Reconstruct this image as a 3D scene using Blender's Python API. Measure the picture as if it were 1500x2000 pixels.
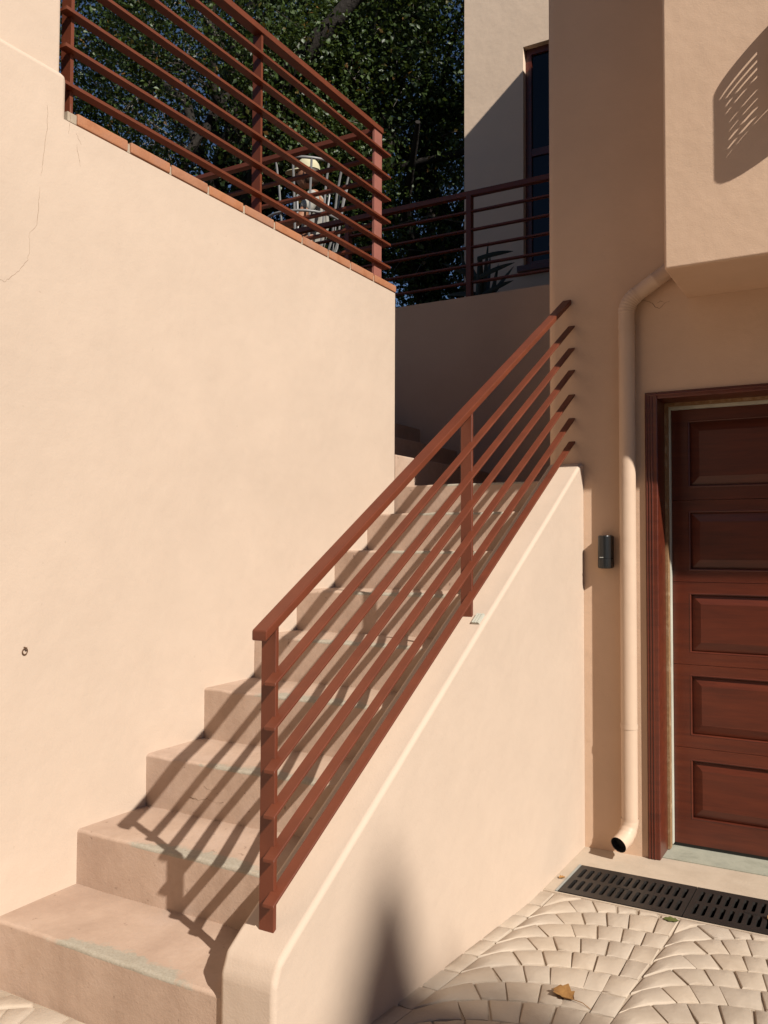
import bpy, bmesh, math, random
import numpy as np
from mathutils import Vector, Matrix, noise

random.seed(7); rng = np.random.default_rng(11)
sc = bpy.context.scene
for o in list(bpy.data.objects):
    bpy.data.objects.remove(o)

# ------------------------------------------------------------------ camera
CAM_H = 1.2491
FPX, YAW, PITCH, ROLL = 1691.7, .5195, .0394, .0043
fw = Vector((-math.sin(YAW)*math.cos(PITCH), math.cos(YAW)*math.cos(PITCH), math.sin(PITCH)))
r0 = Vector((math.cos(YAW), math.sin(YAW), 0)); u0 = r0.cross(fw)
cr, sr = math.cos(ROLL), math.sin(ROLL)
rt = cr*r0+sr*u0; up = -sr*r0+cr*u0
cd = bpy.data.cameras.new('camera'); cam = bpy.data.objects.new('camera', cd)
sc.collection.objects.link(cam)
m = Matrix.Identity(4)
for i in range(3):
    m[i][0] = rt[i]; m[i][1] = up[i]; m[i][2] = -fw[i]
m[2][3] = CAM_H
cam.matrix_world = m
cd.sensor_fit = 'HORIZONTAL'; cd.sensor_width = 36; cd.lens = FPX*36/1500
cd.clip_start = .05; cd.clip_end = 500
sc.camera = cam
def project(p):
    d = Vector(p)-Vector((0, 0, CAM_H)); z = d.dot(fw)
    if z < .05: return None
    return (750+FPX*d.dot(rt)/z, 1000-FPX*d.dot(up)/z)

# ------------------------------------------------------------------ world, sun, exposure
SUN = Vector((1.2, -.534, 1.0)).normalized()
w = bpy.data.worlds.new('World'); sc.world = w; w.use_nodes = True
nt = w.node_tree; bg = nt.nodes['Background']
sky = nt.nodes.new('ShaderNodeTexSky'); sky.sky_type = 'NISHITA'; sky.sun_disc = False
sky.sun_elevation = math.asin(SUN.z); sky.sun_rotation = math.atan2(SUN.x, SUN.y)
sky.air_density = .85; sky.dust_density = .1; sky.ozone_density = 2.5; sky.altitude = 1500
nt.links.new(sky.outputs[0], bg.inputs[0]); bg.inputs[1].default_value = .05
sl = bpy.data.lights.new('sun', 'SUN'); sl.energy = 5.0; sl.angle = math.radians(.55); sl.color = (1, .95, .87)
so = bpy.data.objects.new('sun', sl); sc.collection.objects.link(so)
so.rotation_euler = SUN.to_track_quat('Z', 'Y').to_euler(); so.location = (6, -4, 12)
sc.view_settings.view_transform = 'Standard'; sc.view_settings.look = 'None'
sc.view_settings.exposure = .48; sc.view_settings.gamma = 1
sc.render.engine = 'CYCLES'
cy = sc.cycles; cy.max_bounces = 10; cy.diffuse_bounces = 5; cy.glossy_bounces = 4; cy.transmission_bounces = 4
cy.use_denoising = True; cy.sample_clamp_indirect = 8

# ------------------------------------------------------------------ materials
def newmat(name):
    mt = bpy.data.materials.new(name); mt.use_nodes = True
    t = mt.node_tree; return mt, t, t.nodes['Principled BSDF']
def N(t, typ, **kw):
    n = t.nodes.new(typ)
    for k, v in kw.items(): setattr(n, k, v)
    return n
def noise_node(t, scale, detail=4, rough=.55, coord=None):
    n = N(t, 'ShaderNodeTexNoise'); n.inputs['Scale'].default_value = scale
    n.inputs['Detail'].default_value = detail; n.inputs['Roughness'].default_value = rough
    if coord is not None: t.links.new(coord, n.inputs['Vector'])
    return n
def ramp(t, fac, stops):
    r = N(t, 'ShaderNodeValToRGB'); t.links.new(fac, r.inputs[0])
    el = r.color_ramp.elements
    while len(el) < len(stops): el.new(.5)
    for e, (p, c) in zip(el, stops): e.position = p; e.color = (*c, 1) if len(c) == 3 else c
    return r.outputs[0]
def mix(t, fac, a, b, typ='MIX'):
    mx = N(t, 'ShaderNodeMix', data_type='RGBA', blend_type=typ)
    for s, v in ((mx.inputs[0], fac), (mx.inputs[6], a), (mx.inputs[7], b)):
        if hasattr(v, 'default_value') or hasattr(v, 'links'): t.links.new(v, s)
        elif isinstance(v, (int, float)): s.default_value = v
        else: s.default_value = (*v, 1)
    return mx.outputs[2]
def math_n(t, op, a, b=None):
    n = N(t, 'ShaderNodeMath', operation=op)
    for s, v in zip(n.inputs, (a, b)):
        if v is None: continue
        if isinstance(v, (int, float)): s.default_value = v
        else: t.links.new(v, s)
    return n.outputs[0]
def bump(t, b, height, strength=.3, dist=.01, prev=None):
    n = N(t, 'ShaderNodeBump'); n.inputs['Strength'].default_value = strength; n.inputs['Distance'].default_value = dist
    t.links.new(height, n.inputs['Height'])
    if prev is not None: t.links.new(prev, n.inputs['Normal'])
    t.links.new(n.outputs[0], b.inputs['Normal']); return n.outputs[0]
def pos(t): return N(t, 'ShaderNodeNewGeometry').outputs['Position']

def plaster(name, c, var=.075, bs=.3):
    mt, t, b = newmat(name); P = pos(t)
    n1 = noise_node(t, 1.1, 5, .6, P); n2 = noise_node(t, 7, 4, .6, P); n3 = noise_node(t, 160, 3, .6, P)
    a = tuple(x*(1-var) for x in c); d = tuple(min(1, x*(1+var*.7)) for x in c)
    col = ramp(t, n1.outputs[0], [(.3, a), (.7, d)])
    col = mix(t, .25, col, ramp(t, n2.outputs[0], [(.35, tuple(x*.93 for x in c)), (.65, tuple(min(1, x*1.04) for x in c))]))
    # sparse dirt specks
    sp = noise_node(t, 60, 2, .5, P)
    col = mix(t, ramp(t, sp.outputs[0], [(.74, (0, 0, 0)), (.80, (.35, .35, .35))]), col, tuple(x*.6 for x in c))
    t.links.new(col, b.inputs['Base Color']); b.inputs['Roughness'].default_value = .85
    b.inputs['Specular IOR Level'].default_value = .25
    p = bump(t, b, n3.outputs[0], bs, .002); p = bump(t, b, n2.outputs[0], .35, .006, p)
    bump(t, b, n1.outputs[0], .5, .03, p)
    return mt
PL = (.487, .378, .292)
M_wall = plaster('peach_plaster', PL)
M_house = plaster('house_plaster', (.56, .388, .268))
M_annex = plaster('annex_plaster', (.64, .485, .36), .04)

def step_mat():
    mt, t, b = newmat('painted_concrete_step')
    tc = N(t, 'ShaderNodeTexCoord').outputs['Object']; P = pos(t)
    sx = N(t, 'ShaderNodeSeparateXYZ'); t.links.new(tc, sx.inputs[0])
    n1 = noise_node(t, 3.2, 6, .65, P); n2 = noise_node(t, 26, 5, .65, P); n3 = noise_node(t, 150, 3, .6, P)
    col = ramp(t, n1.outputs[0], [(.28, (.33, .225, .162)), (.5, (.42, .296, .218)), (.62, (.44, .318, .245)), (.75, (.385, .272, .21))])
    col = mix(t, .3, col, ramp(t, n2.outputs[0], [(.3, (.345, .240, .175)), (.7, (.455, .330, .25))]))
    n5 = noise_node(t, 1.7, 7, .7, P)
    col = mix(t, ramp(t, n5.outputs[0], [(.5, (0, 0, 0)), (.68, (.55, .55, .55))]), col, (.30, .20, .145))
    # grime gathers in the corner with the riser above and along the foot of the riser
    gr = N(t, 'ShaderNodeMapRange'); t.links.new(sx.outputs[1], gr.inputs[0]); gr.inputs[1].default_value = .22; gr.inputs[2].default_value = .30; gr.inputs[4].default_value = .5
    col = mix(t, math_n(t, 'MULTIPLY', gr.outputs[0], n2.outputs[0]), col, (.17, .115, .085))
    # paint worn off along the nose, right of the middle
    g = math_n(t, 'SUBTRACT', sx.outputs[0], .50); g = math_n(t, 'DIVIDE', g, .27); g = math_n(t, 'POWER', math_n(t, 'ABSOLUTE', g), 3)
    lim = math_n(t, 'MULTIPLY', math_n(t, 'SUBTRACT', 1.0, g), .062)
    lim = math_n(t, 'ADD', lim, math_n(t, 'MULTIPLY', math_n(t, 'SUBTRACT', n2.outputs[0], .5), .13))
    lim = math_n(t, 'ADD', lim, math_n(t, 'MULTIPLY', math_n(t, 'SUBTRACT', n1.outputs[0], .5), .07))
    d = math_n(t, 'SUBTRACT', lim, sx.outputs[1])
    d = math_n(t, 'MULTIPLY', d, 45)
    up_ = N(t, 'ShaderNodeMath', operation='GREATER_THAN'); t.links.new(sx.outputs[2], up_.inputs[0]); up_.inputs[1].default_value = -.012
    cl = N(t, 'ShaderNodeClamp'); t.links.new(d, cl.inputs[0])
    fac = math_n(t, 'MULTIPLY', cl.outputs[0], up_.outputs[0]); fac = math_n(t, 'MULTIPLY', fac, .8)
    grey = ramp(t, n3.outputs[0], [(.3, (0.252, 0.231, 0.178)), (.7, (0.336, 0.315, 0.252))])
    col = mix(t, fac, col, grey)
    sp = noise_node(t, 45, 3, .6, P)
    col = mix(t, ramp(t, sp.outputs[0], [(.68, (0, 0, 0)), (.74, (.6, .6, .6))]), col, (.16, .10, .07))
    t.links.new(col, b.inputs['Base Color']); b.inputs['Roughness'].default_value = .8
    b.inputs['Specular IOR Level'].default_value = .3
    p = bump(t, b, n3.outputs[0], .3, .0025); p = bump(t, b, n2.outputs[0], .3, .005, p)
    return mt
M_step = step_mat()

def metal_paint(name, c, rough=.45):
    mt, t, b = newmat(name); P = pos(t)
    n = noise_node(t, 9, 5, .6, P); n2 = noise_node(t, 120, 2, .5, P)
    col = ramp(t, n.outputs[0], [(.3, tuple(x*.85 for x in c)), (.7, tuple(x*1.12 for x in c))])
    col = mix(t, ramp(t, n2.outputs[0], [(.72, (0, 0, 0)), (.78, (.4, .4, .4))]), col, tuple(min(1, x*1.6+.02) for x in c))
    t.links.new(col, b.inputs['Base Color']); b.inputs['Roughness'].default_value = rough
    bump(t, b, n.outputs[0], .12, .004)
    return mt
M_rail = metal_paint('rust_red_paint', (.120, .027, .0100), .5)
M_faded = metal_paint('faded_red_paint', (.24, .085, .062), .6)
M_iron = metal_paint('grey_iron', (.16, .155, .15), .42)
M_black = metal_paint('black_plastic', (.012, .012, .012), .3)
M_grate = metal_paint('cast_iron', (.016, .013, .011), .5)
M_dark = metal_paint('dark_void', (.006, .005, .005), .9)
M_galv = metal_paint('pale_metal_edge', (0.294, 0.294, 0.266), .5)
M_pipe = plaster('pipe_paint', (.53, .385, .28), .02, .05); M_pipe.node_tree.nodes['Principled BSDF'].inputs['Roughness'].default_value = .45
M_white = metal_paint('off_white', (0.434, 0.420, 0.350), .6)
M_rust = metal_paint('rusty_iron', (.10, .05, .025), .7)

def simple_var(name, stops, scale=6, rough=.8, bs=.3, bd=.004, bscale=60, island=0):
    mt, t, b = newmat(name); P = pos(t)
    n = noise_node(t, scale, 5, .6, P); n2 = noise_node(t, bscale, 4, .6, P)
    k = len(stops); col = ramp(t, n.outputs[0], [(.28+.44*i/(k-1), c) for i, c in enumerate(stops)])
    if island:
        g = N(t, 'ShaderNodeObjectInfo').outputs['Random']
        hs = N(t, 'ShaderNodeHueSaturation'); t.links.new(col, hs.inputs['Color'])
        t.links.new(math_n(t, 'ADD', math_n(t, 'MULTIPLY', g, .24*island), 1-.12*island), hs.inputs['Value'])
        t.links.new(math_n(t, 'ADD', math_n(t, 'MULTIPLY', g, .25*island), 1-.13*island), hs.inputs['Saturation'])
        col = hs.outputs[0]
    t.links.new(col, b.inputs['Base Color']); b.inputs['Roughness'].default_value = rough
    b.inputs['Specular IOR Level'].default_value = .3
    p = bump(t, b, n2.outputs[0], bs, bd)
    return mt
M_tile = simple_var('terracotta', [(.27, .108, .052), (.33, .145, .075), (.30, .145, .09)], 14, .75, .4, .004, 90, .4)
M_shadefloor = simple_var('shade_dark_floor', [(.05, .04, .032), (.08, .064, .05)], 6, .85)  # terrace floor colour darkened to stand in for shade, cuts bounce onto the rails
M_mortar = simple_var('mortar', [(0.294, 0.231, 0.168), (0.364, 0.294, 0.217)], 20, .9)
M_stone = simple_var('paving_stone', [(.36, .285, .215), (.42, .340, .262), (.39, .318, .25)], 5, .85, .45, .004, 45, .35)
M_joint = simple_var('paving_joint', [(.31, .245, .18), (.39, .31, .235)], 12, .9, .6, .005, 60)
M_conc = simple_var('apron_concrete', [(.37, .29, .215), (.43, .345, .262), (.36, .285, .212)], 4, .85, .4, .003, 70)
M_thr = simple_var('grey_threshold', [(0.210, 0.210, 0.161), (0.308, 0.301, 0.238), (0.238, 0.238, 0.189)], 7, .8, .3, .003, 60)
M_crack = simple_var('crack_line', [(.24, .165, .115), (.33, .235, .17)], 30, .95)
M_hill = simple_var('garden_soil', [(.05, .04, .025), (.08, .06, .035), (.04, .045, .02)], 2, .95)
M_bark = simple_var('bark', [(.012, .009, .007), (.024, .018, .014)], 8, .9, .8, .02, 25)
M_twig = simple_var('grey_twig', [(.10, .085, .07), (.20, .17, .14)], 8, .7)
M_cloth = simple_var('grey_shirt', [(0.280, 0.266, 0.231), (0.350, 0.329, 0.294)], 12, .9)
M_short = simple_var('pale_cloth', [(0.350, 0.343, 0.329), (0.434, 0.427, 0.406)], 12, .9)
M_cap = simple_var('cream_cap', [(0.420, 0.378, 0.238), (0.462, 0.420, 0.280)], 12, .85)
M_blue = simple_var('blue_print', [(.05, .06, .30), (.07, .08, .35)], 12, .8)
M_skin = simple_var('skin', [(0.280, 0.126, 0.070), (0.336, 0.161, 0.091)], 18, .55)
M_hair = simple_var('brown_hair', [(.035, .02, .012), (.06, .035, .02)], 30, .6)
M_dryleaf = simple_var('dry_leaf', [(.22, .10, .03), (.36, .19, .06)], 40, .8)
M_greenleaf = simple_var('fallen_green_leaf', [(.07, .08, .02), (.10, .11, .03)], 40, .6)

def wood():
    mt, t, b = newmat('mahogany'); P = pos(t)
    mp = N(t, 'ShaderNodeMapping'); mp.inputs['Scale'].default_value = (1.2, 6, 14); t.links.new(P, mp.inputs[0])
    n = noise_node(t, 3, 6, .65, mp.outputs[0]); n2 = noise_node(t, 1.5, 3, .5, P)
    col = ramp(t, n.outputs[0], [(.3, (.052, .0075, .0028)), (.55, (.098, .0155, .005)), (.75, (.13, .023, .0075))])
    col = mix(t, .3, col, ramp(t, n2.outputs[0], [(.3, (0.050, 0.010, 0.005)), (.7, (0.105, 0.026, 0.011))]))
    t.links.new(col, b.inputs['Base Color']); b.inputs['Roughness'].default_value = .38
    b.inputs['Coat Weight'].default_value = .15; b.inputs['Coat Roughness'].default_value = .3
    bump(t, b, n.outputs[0], .1, .002)
    return mt
M_wood = wood()
M_palewood = simple_var('pale_wood', [(0.294, 0.182, 0.091), (0.210, 0.112, 0.049), (0.350, 0.238, 0.140)], 25, .7)
mt, t, b = newmat('dark_glass'); b.inputs['Base Color'].default_value = (.004, .006, .010, 1); b.inputs['Roughness'].default_value = .06
b.inputs['Specular IOR Level'].default_value = .35; M_glass = mt

def leafmat(name, stops, odd, transl=.25):
    mt, t, b = newmat(name)
    g = N(t, 'ShaderNodeNewGeometry').outputs['Random Per Island']
    k = len(stops)
    st = [(.97*i/(k-1), c) for i, c in enumerate(stops)]
    if odd: st.append((.985, odd))
    col = ramp(t, g, st)
    t.links.new(col, b.inputs['Base Color']); b.inputs['Roughness'].default_value = .45
    b.inputs['Specular IOR Level'].default_value = .32
    tr = N(t, 'ShaderNodeBsdfTranslucent'); t.links.new(mix(t, .5, col, (.12, .16, .02)), tr.inputs[0])
    mx = N(t, 'ShaderNodeMixShader'); mx.inputs[0].default_value = transl
    out = t.nodes['Material Output']
    t.links.new(b.outputs[0], mx.inputs[1]); t.links.new(tr.outputs[0], mx.inputs[2]); t.links.new(mx.outputs[0], out.inputs[0])
    return mt
M_leaf = leafmat('evergreen_leaf', [(.016, .028, .008), (.034, .056, .013), (.060, .090, .022)], (.14, .07, .016), .22)
M_leaf2 = leafmat('ivy_leaf', [(.022, .042, .010), (.045, .075, .017), (.085, .125, .026)], (.16, .08, .016), .25)
M_cyp = leafmat('cypress_scale', [(.02, .035, .014), (.035, .055, .02)], None, .05)
M_agave = simple_var('agave_leaf', [(.016, .022, .014), (.028, .036, .022)], 8, .5)
M_fern = simple_var('fern_leaf', [(.05, .09, .02), (.08, .13, .03)], 8, .6)

# ------------------------------------------------------------------ mesh helpers
WPOS = {}
class MB:
    def __init__(s): s.v = []; s.f = []
    def add(s, vs, fs):
        n = len(s.v); s.v += [tuple(v) for v in vs]; s.f += [tuple(i+n for i in f) for f in fs]; return s
    def box(s, a, b):
        x0, y0, z0 = a; x1, y1, z1 = b
        return s.add([(x0, y0, z0), (x1, y0, z0), (x1, y1, z0), (x0, y1, z0), (x0, y0, z1), (x1, y0, z1), (x1, y1, z1), (x0, y1, z1)],
                     [(0, 3, 2, 1), (4, 5, 6, 7), (0, 1, 5, 4), (1, 2, 6, 5), (2, 3, 7, 6), (3, 0, 4, 7)])
    def prism(s, poly, axis, a, b):
        def mk(p, q):
            return {0: (q, p[0], p[1]), 1: (p[0], q, p[1]), 2: (p[0], p[1], q)}[axis]
        n = len(poly)
        return s.add([mk(p, a) for p in poly]+[mk(p, b) for p in poly],
                     [tuple(range(n))[::-1], tuple(range(n, 2*n))]+[(i, (i+1) % n, (i+1) % n+n, i+n) for i in range(n)])
    def tube(s, path, rad, seg=10, cap=True, up_=None):
        path = [Vector(p) for p in path]; n = len(path)
        rad = rad if isinstance(rad, (list, tuple)) else [rad]*n
        rings = []; ref = None
        for i, p in enumerate(path):
            tn = (path[min(i+1, n-1)]-path[max(i-1, 0)]).normalized()
            if ref is None:
                ref = Vector((0, 0, 1)) if abs(tn.z) < .9 else Vector((1, 0, 0))
            ref = (ref-tn*ref.dot(tn)).normalized(); q = tn.cross(ref)
            rings.append([p+rad[i]*(math.cos(2*math.pi*k/seg)*ref+math.sin(2*math.pi*k/seg)*q) for k in range(seg)])
        base = len(s.v)
        for rg in rings: s.v += [tuple(v) for v in rg]
        for i in range(n-1):
            for k in range(seg):
                a = base+i*seg+k; b2 = base+i*seg+(k+1) % seg
                s.f.append((a, b2, b2+seg, a+seg))
        if cap:
            s.f.append(tuple(base+k for k in range(seg))[::-1]); s.f.append(tuple(base+(n-1)*seg+k for k in range(seg)))
        return s
    def bar(s, p, q, wx, h):
        """bar from p to q (top right edge points), wx wide towards -X, h down, vertical cut ends"""
        p, q = Vector(p), Vector(q); W_ = Vector((-wx, 0, 0)); H_ = Vector((0, 0, -h))
        return s.add([p, p+W_, p+W_+H_, p+H_, q, q+W_, q+W_+H_, q+H_],
                     [(0, 1, 2, 3), (7, 6, 5, 4), (0, 4, 5, 1), (1, 5, 6, 2), (2, 6, 7, 3), (3, 7, 4, 0)])

def finish(me, smooth_angle):
    bm = bmesh.new(); bm.from_mesh(me)
    bmesh.ops.recalc_face_normals(bm, faces=bm.faces)
    for e in bm.edges:
        e.smooth = not (len(e.link_faces) == 2 and e.calc_face_angle(0) > math.radians(smooth_angle))
    for f in bm.faces: f.smooth = True
    bm.to_mesh(me); bm.free()

def obj(name, mb, mat, parent=None, bevel=0, seg=2, edges=None, smooth=35, origin=None, cuts=0, jitter=0):
    vs = np.array(mb.v, float)
    if origin is None:
        origin = (float((vs[:, 0].min()+vs[:, 0].max())/2), float((vs[:, 1].min()+vs[:, 1].max())/2), float(vs[:, 2].min()))
    vs = vs-np.array(origin)
    me = bpy.data.meshes.new(name); me.from_pydata(vs.tolist(), [], mb.f); me.update()
    if bevel or cuts:
        bm = bmesh.new(); bm.from_mesh(me)
        bmesh.ops.recalc_face_normals(bm, faces=bm.faces)
        O = Vector(origin)
        if bevel:
            es = [e for e in bm.edges if (edges is None or edges(e.verts[0].co+O, e.verts[1].co+O)) and len(e.link_faces) == 2 and e.calc_face_angle(0) > .3]
            bmesh.ops.bevel(bm, geom=es, offset=bevel, segments=seg, affect='EDGES', profile=.5, clamp_overlap=True)
        if cuts:
            es = [e for e in bm.edges if abs((e.verts[0].co-e.verts[1].co).x) > .3]
            bmesh.ops.subdivide_edges(bm, edges=es, cuts=cuts, use_grid_fill=True)
            for v in bm.verts:
                p = v.co+O
                n_ = noise.noise_vector(p*9)*jitter+noise.noise_vector(p*28)*jitter*.5
                v.co += Vector((0, n_.y, n_.z))
        bm.to_mesh(me); bm.free()
    finish(me, smooth)
    me.materials.append(mat)
    o = bpy.data.objects.new(name, me); sc.collection.objects.link(o)
    if bevel:
        wn_ = o.modifiers.new('weighted_normal', 'WEIGHTED_NORMAL'); wn_.keep_sharp = True; wn_.weight = 60
    place(o, origin, parent); return o
def place(o, origin, parent):
    WPOS[o.name] = Vector(origin)
    if parent is not None:
        o.parent = parent; o.location = Vector(origin)-WPOS[parent.name]
    else: o.location = origin
def empty(name, loc, label=None, cat=None, group=None):
    o = bpy.data.objects.new(name, None); sc.collection.objects.link(o); o.location = loc; WPOS[o.name] = Vector(loc)
    o.empty_display_size = .1
    if label: tag(o, label, cat, group)
    return o
def tag(o, label, cat=None, group=None):
    o['label'] = label
    if cat: o['category'] = cat
    if group: o['group'] = group
    return o
def struct(o, label=None):
    o['kind'] = 'structure'
    if label: o['label'] = label
    return o

# ------------------------------------------------------------------ key dimensions (metres)
XA, XB, XC = -2.229, -1.378, -1.216        # left wall face, stair wall inner and outer face
YP = 4.032                                 # front plane of the house
SY = [1.643, 1.941, 2.238, 2.533, 2.834, 3.128, 3.432, 3.731, 4.027]
SZ = [.175, .344, .522, .710, .880, 1.055, 1.228, 1.410, 1.570]
LAND = SZ[-1]
def zg(y):
    return -.148+.085*max(0, min(3.3, 3.3)-max(y, 1.2)) if y < 3.3 else -.148

# ------------------------------------------------------------------ ground
g = MB(); xs = [-14, -2.2, XC-.05, 0, 3, 30]; ys = [-30, -5, 0, 1.2, 2, 2.7, 3.3, 3.452]
for i in range(len(xs)-1):
    for j in range(len(ys)-1):
        q = [(xs[i], ys[j]), (xs[i+1], ys[j]), (xs[i+1], ys[j+1]), (xs[i], ys[j+1])]
        g.add([(x, y, zg(y)-.0075) for x, y in q], [(0, 1, 2, 3)])
drive = struct(obj('driveway', g, M_joint, smooth=60), 'driveway of cream stones laid in curved rows, sloping to the drain')

# curved rows of paving stones
PER, H_ARC, ROW = .49, .385, .153
def arc(u): return H_ARC*math.sqrt(max(0, 1-(1-min(1, u*.97+.03))**2))
def stone_mesh(poly, rs, height=.013):
    n = len(poly); c = Vector((sum(p[0] for p in poly)/n, sum(p[1] for p in poly)/n))
    mb = MB(); lo = []; mid = []; top = []
    dz = rs.uniform(-.001, .001); tx, ty = rs.uniform(-.006, .006), rs.uniform(-.006, .006)
    for p in poly:
        P_ = Vector(p); d = (P_-c); L = d.length; dn = d/L
        a = P_-dn*min(.003+rs.uniform(-.0012, .0012), L*.3)
        b_ = P_-dn*min(.005+rs.uniform(-.0012, .0012), L*.35); t_ = P_-dn*min(.012+rs.uniform(-.002, .002), L*.5)
        lo.append((a.x, a.y, zg(a.y)-.02)); mid.append((b_.x, b_.y, zg(b_.y)-.0030+dz))
        top.append((t_.x, t_.y, zg(t_.y)+dz+tx*d.x+ty*d.y))
    vs = lo+mid+top+[(c.x, c.y, zg(c.y)+dz+.0015)]
    fs = []
    for i in range(n):
        j = (i+1) % n
        fs += [(i, j, n+j, n+i), (n+i, n+j, 2*n+j, 2*n+i), (2*n+i, 2*n+j, 3*n)]
    mb.add(vs, fs); return mb
def clip(poly, f):
    out = []
    for i in range(len(poly)):
        a, b_ = poly[i], poly[(i+1) % len(poly)]; fa, fb = f(a), f(b_)
        if fa >= 0: out.append(a)
        if (fa >= 0) != (fb >= 0):
            k = fa/(fa-fb); out.append((a[0]+k*(b_[0]-a[0]), a[1]+k*(b_[1]-a[1])))
    return out
def area(p): return abs(sum(p[i][0]*p[(i+1) % len(p)][1]-p[(i+1) % len(p)][0]*p[i][1] for i in range(len(p))))/2
rs = random.Random(5)
cand = []
for c in range(-5, 6):
    X0 = -1.165+PER*c
    for k in range(-22, 8):
        Y0 = 2.88+ROW*k+(.02 if c % 2 else 0)
        cuts_ = [0, .14, .30, .47, .66, .84, 1.0]
        cuts_ = [0]+[x+rs.uniform(-.028, .028) for x in cuts_[1:-1]]+[1.0]
        for i in range(6):
            ua, ub = cuts_[i], cuts_[i+1]
            sh = lambda u: min(1, u+.16*(1-u)*(1 if u > .001 else 0))
            poly = []
            for s_ in (0, .34, .67, 1):
                u = ua+(ub-ua)*s_; poly.append((X0+PER*u, Y0+arc(u)))
            a2, b2 = sh(ua), sh(ub)
            for s_ in (1, .67, .34, 0):
                u = a2+(b2-a2)*s_; poly.append((X0+PER*u, Y0-ROW+arc(u)))
            poly = [(x+rs.uniform(-.004, .004), y+rs.uniform(-.004, .004)) for x, y in poly]
            poly = poly[::-1]
            poly = clip(poly, lambda p: 3.445-p[1])
            if len(poly) < 3: continue
            cy_ = sum(p[1] for p in poly)/len(poly); cx_ = sum(p[0] for p in poly)/len(poly)
            if cy_ > 1.632:
                poly = clip(poly, lambda p: p[0]-(XC-.004))
            else:
                poly = clip(poly, lambda p: 1.638-p[1]); poly = clip(poly, lambda p: p[0]-(XA-.004))
            if len(poly) < 3 or area(poly) < .0016: continue
            q = project((cx_, cy_, zg(cy_)))
            vis = q is not None and -120 < q[0] < 1620 and q[1] < 2110 and (cx_ > XC or cy_ < 1.64)
            if not (-2.3 < cx_ < 1.6 and cy_ > -.6): continue
            cand.append((vis, poly))
rest = MB(); ns = 0
for vis, poly in cand:
    sm = stone_mesh(poly, rs)
    if vis and ns < 290:
        obj('paving_stone', sm, M_stone, drive, smooth=50); ns += 1
    else: rest.add(sm.v, sm.f)
ro = obj('paving_stones_outside_view', rest, M_stone, drive, smooth=50); ro.name = 'paving_stone_area'; ro['kind'] = 'stuff'

# concrete apron round the drain
DX0, DX1, DY0, DY1 = -1.158, .785, 3.462, 3.788
ap = MB()
ap.box((XC-.03, 3.448, -.3), (3.5, DY0-.004, -.150)); ap.box((XC-.03, DY1+.004, -.3), (3.5, YP+.03, -.1485))
ap.box((XC-.03, DY0-.004, -.3), (DX0-.012, DY1+.004, -.1485)); ap.box((DX1+.01, DY0-.004, -.3), (3.5, DY1+.004, -.1485))
apron = struct(obj('concrete_apron', ap, M_conc, smooth=30), 'smooth cream concrete strip between drain and garage')
struct(obj('garage_threshold', MB().box((-.872, YP+.031, -.4), (1.7, 6.5, -.1445)), M_thr), 'grey green concrete threshold under the garage door')

# ------------------------------------------------------------------ drain
dr = empty('channel_drain', (DX0, DY0, -.148), 'black slotted channel drain set into the concrete before the garage door', 'drain')
obj('channel', MB().box((DX0-.01, DY0-.003, -.34), (DX1+.008, DY1+.003, -.335)).box((DX0-.01, DY0-.003, -.334), (DX1+.008, DY0, -.16)).box((DX0-.01, DY1, -.334), (DX1+.008, DY1+.003, -.16)), M_dark, dr)
obj('edge_strip', MB().box((DX0-.0105, DY0-.002, -.22), (DX0-.002, DY1+.002, -.1455)), M_galv, dr)
def grate_section(x0, x1):
    mb = MB(); n = 14; zt, zb = -.1465, -.175
    rows = [(DY0+.042, DY0+.148), (DY0+.178, DY0+.284)]
    m0 = .014; pitch = (x1-x0-2*m0)/n
    mb.box((x0, DY0, zb), (x1, rows[0][0], zt)); mb.box((x0, rows[0][1], zb), (x1, rows[1][0], zt)); mb.box((x0, rows[1][1], zb), (x1, DY1, zt))
    for ya, yb in rows:
        for i in range(n+1):
            c = x0+m0+pitch*i; hw = pitch*.5-.0085
            xa_ = max(x0, c-hw-(m0 if i == 0 else 0)); xb_ = min(x1, c+hw+(m0 if i == n else 0)); ch = .006
            # bar between two slots, flared at both ends so that the slots end round
            poly = [(xa_-ch*(i > 0), ya), (xb_+ch*(i < n), ya), (xb_, ya+ch), (xb_, yb-ch), (xb_+ch*(i < n), yb), (xa_-ch*(i > 0), yb), (xa_, yb-ch), (xa_, ya+ch)]
            mb.prism(poly, 2, zb, zt)
    return mb
for i in range(4):
    x0 = DX0+i*.4857
    go = obj('grate', grate_section(x0+.0015, x0+.484), M_grate, dr, smooth=30)
    obj('latch_plate', MB().box((x0+.20, DY0+.152, -.1465), (x0+.245, DY0+.174, -.1445)), M_grate, go)

# ------------------------------------------------------------------ left retaining wall
lw = empty('retaining_wall', (XA, 1.5, -.3), 'tall peach plastered retaining wall with terracotta coping beside the steps', 'wall')
obj('wall_body', MB().prism([(XA, -2.5), (XA, 4.021), (-7.5, 4.021), (-7.5, 3.75), (XA-.28, 3.75), (XA-.28, -2.5)], 2, -.4, 2.601), M_wall, lw, bevel=.018, seg=3, edges=lambda a, b: a.x > XA-.01 and b.x > XA-.01 and abs(a.z-b.z) > 1)
obj('raised_wall', MB().box((XA-.29, -2.5, 2.598), (XA-.0005, 1.852, 2.752)), M_wall, lw, bevel=.022, seg=3, edges=lambda a, b: a.z > 2.7 and b.z > 2.7 or (a.y > 1.8 and b.y > 1.8))
obj('upper_wall', MB().box((XA-.29, -2.5, 2.745), (XA-.046, 1.860, 5.2)), M_wall, lw, bevel=.015, seg=2)
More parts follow.
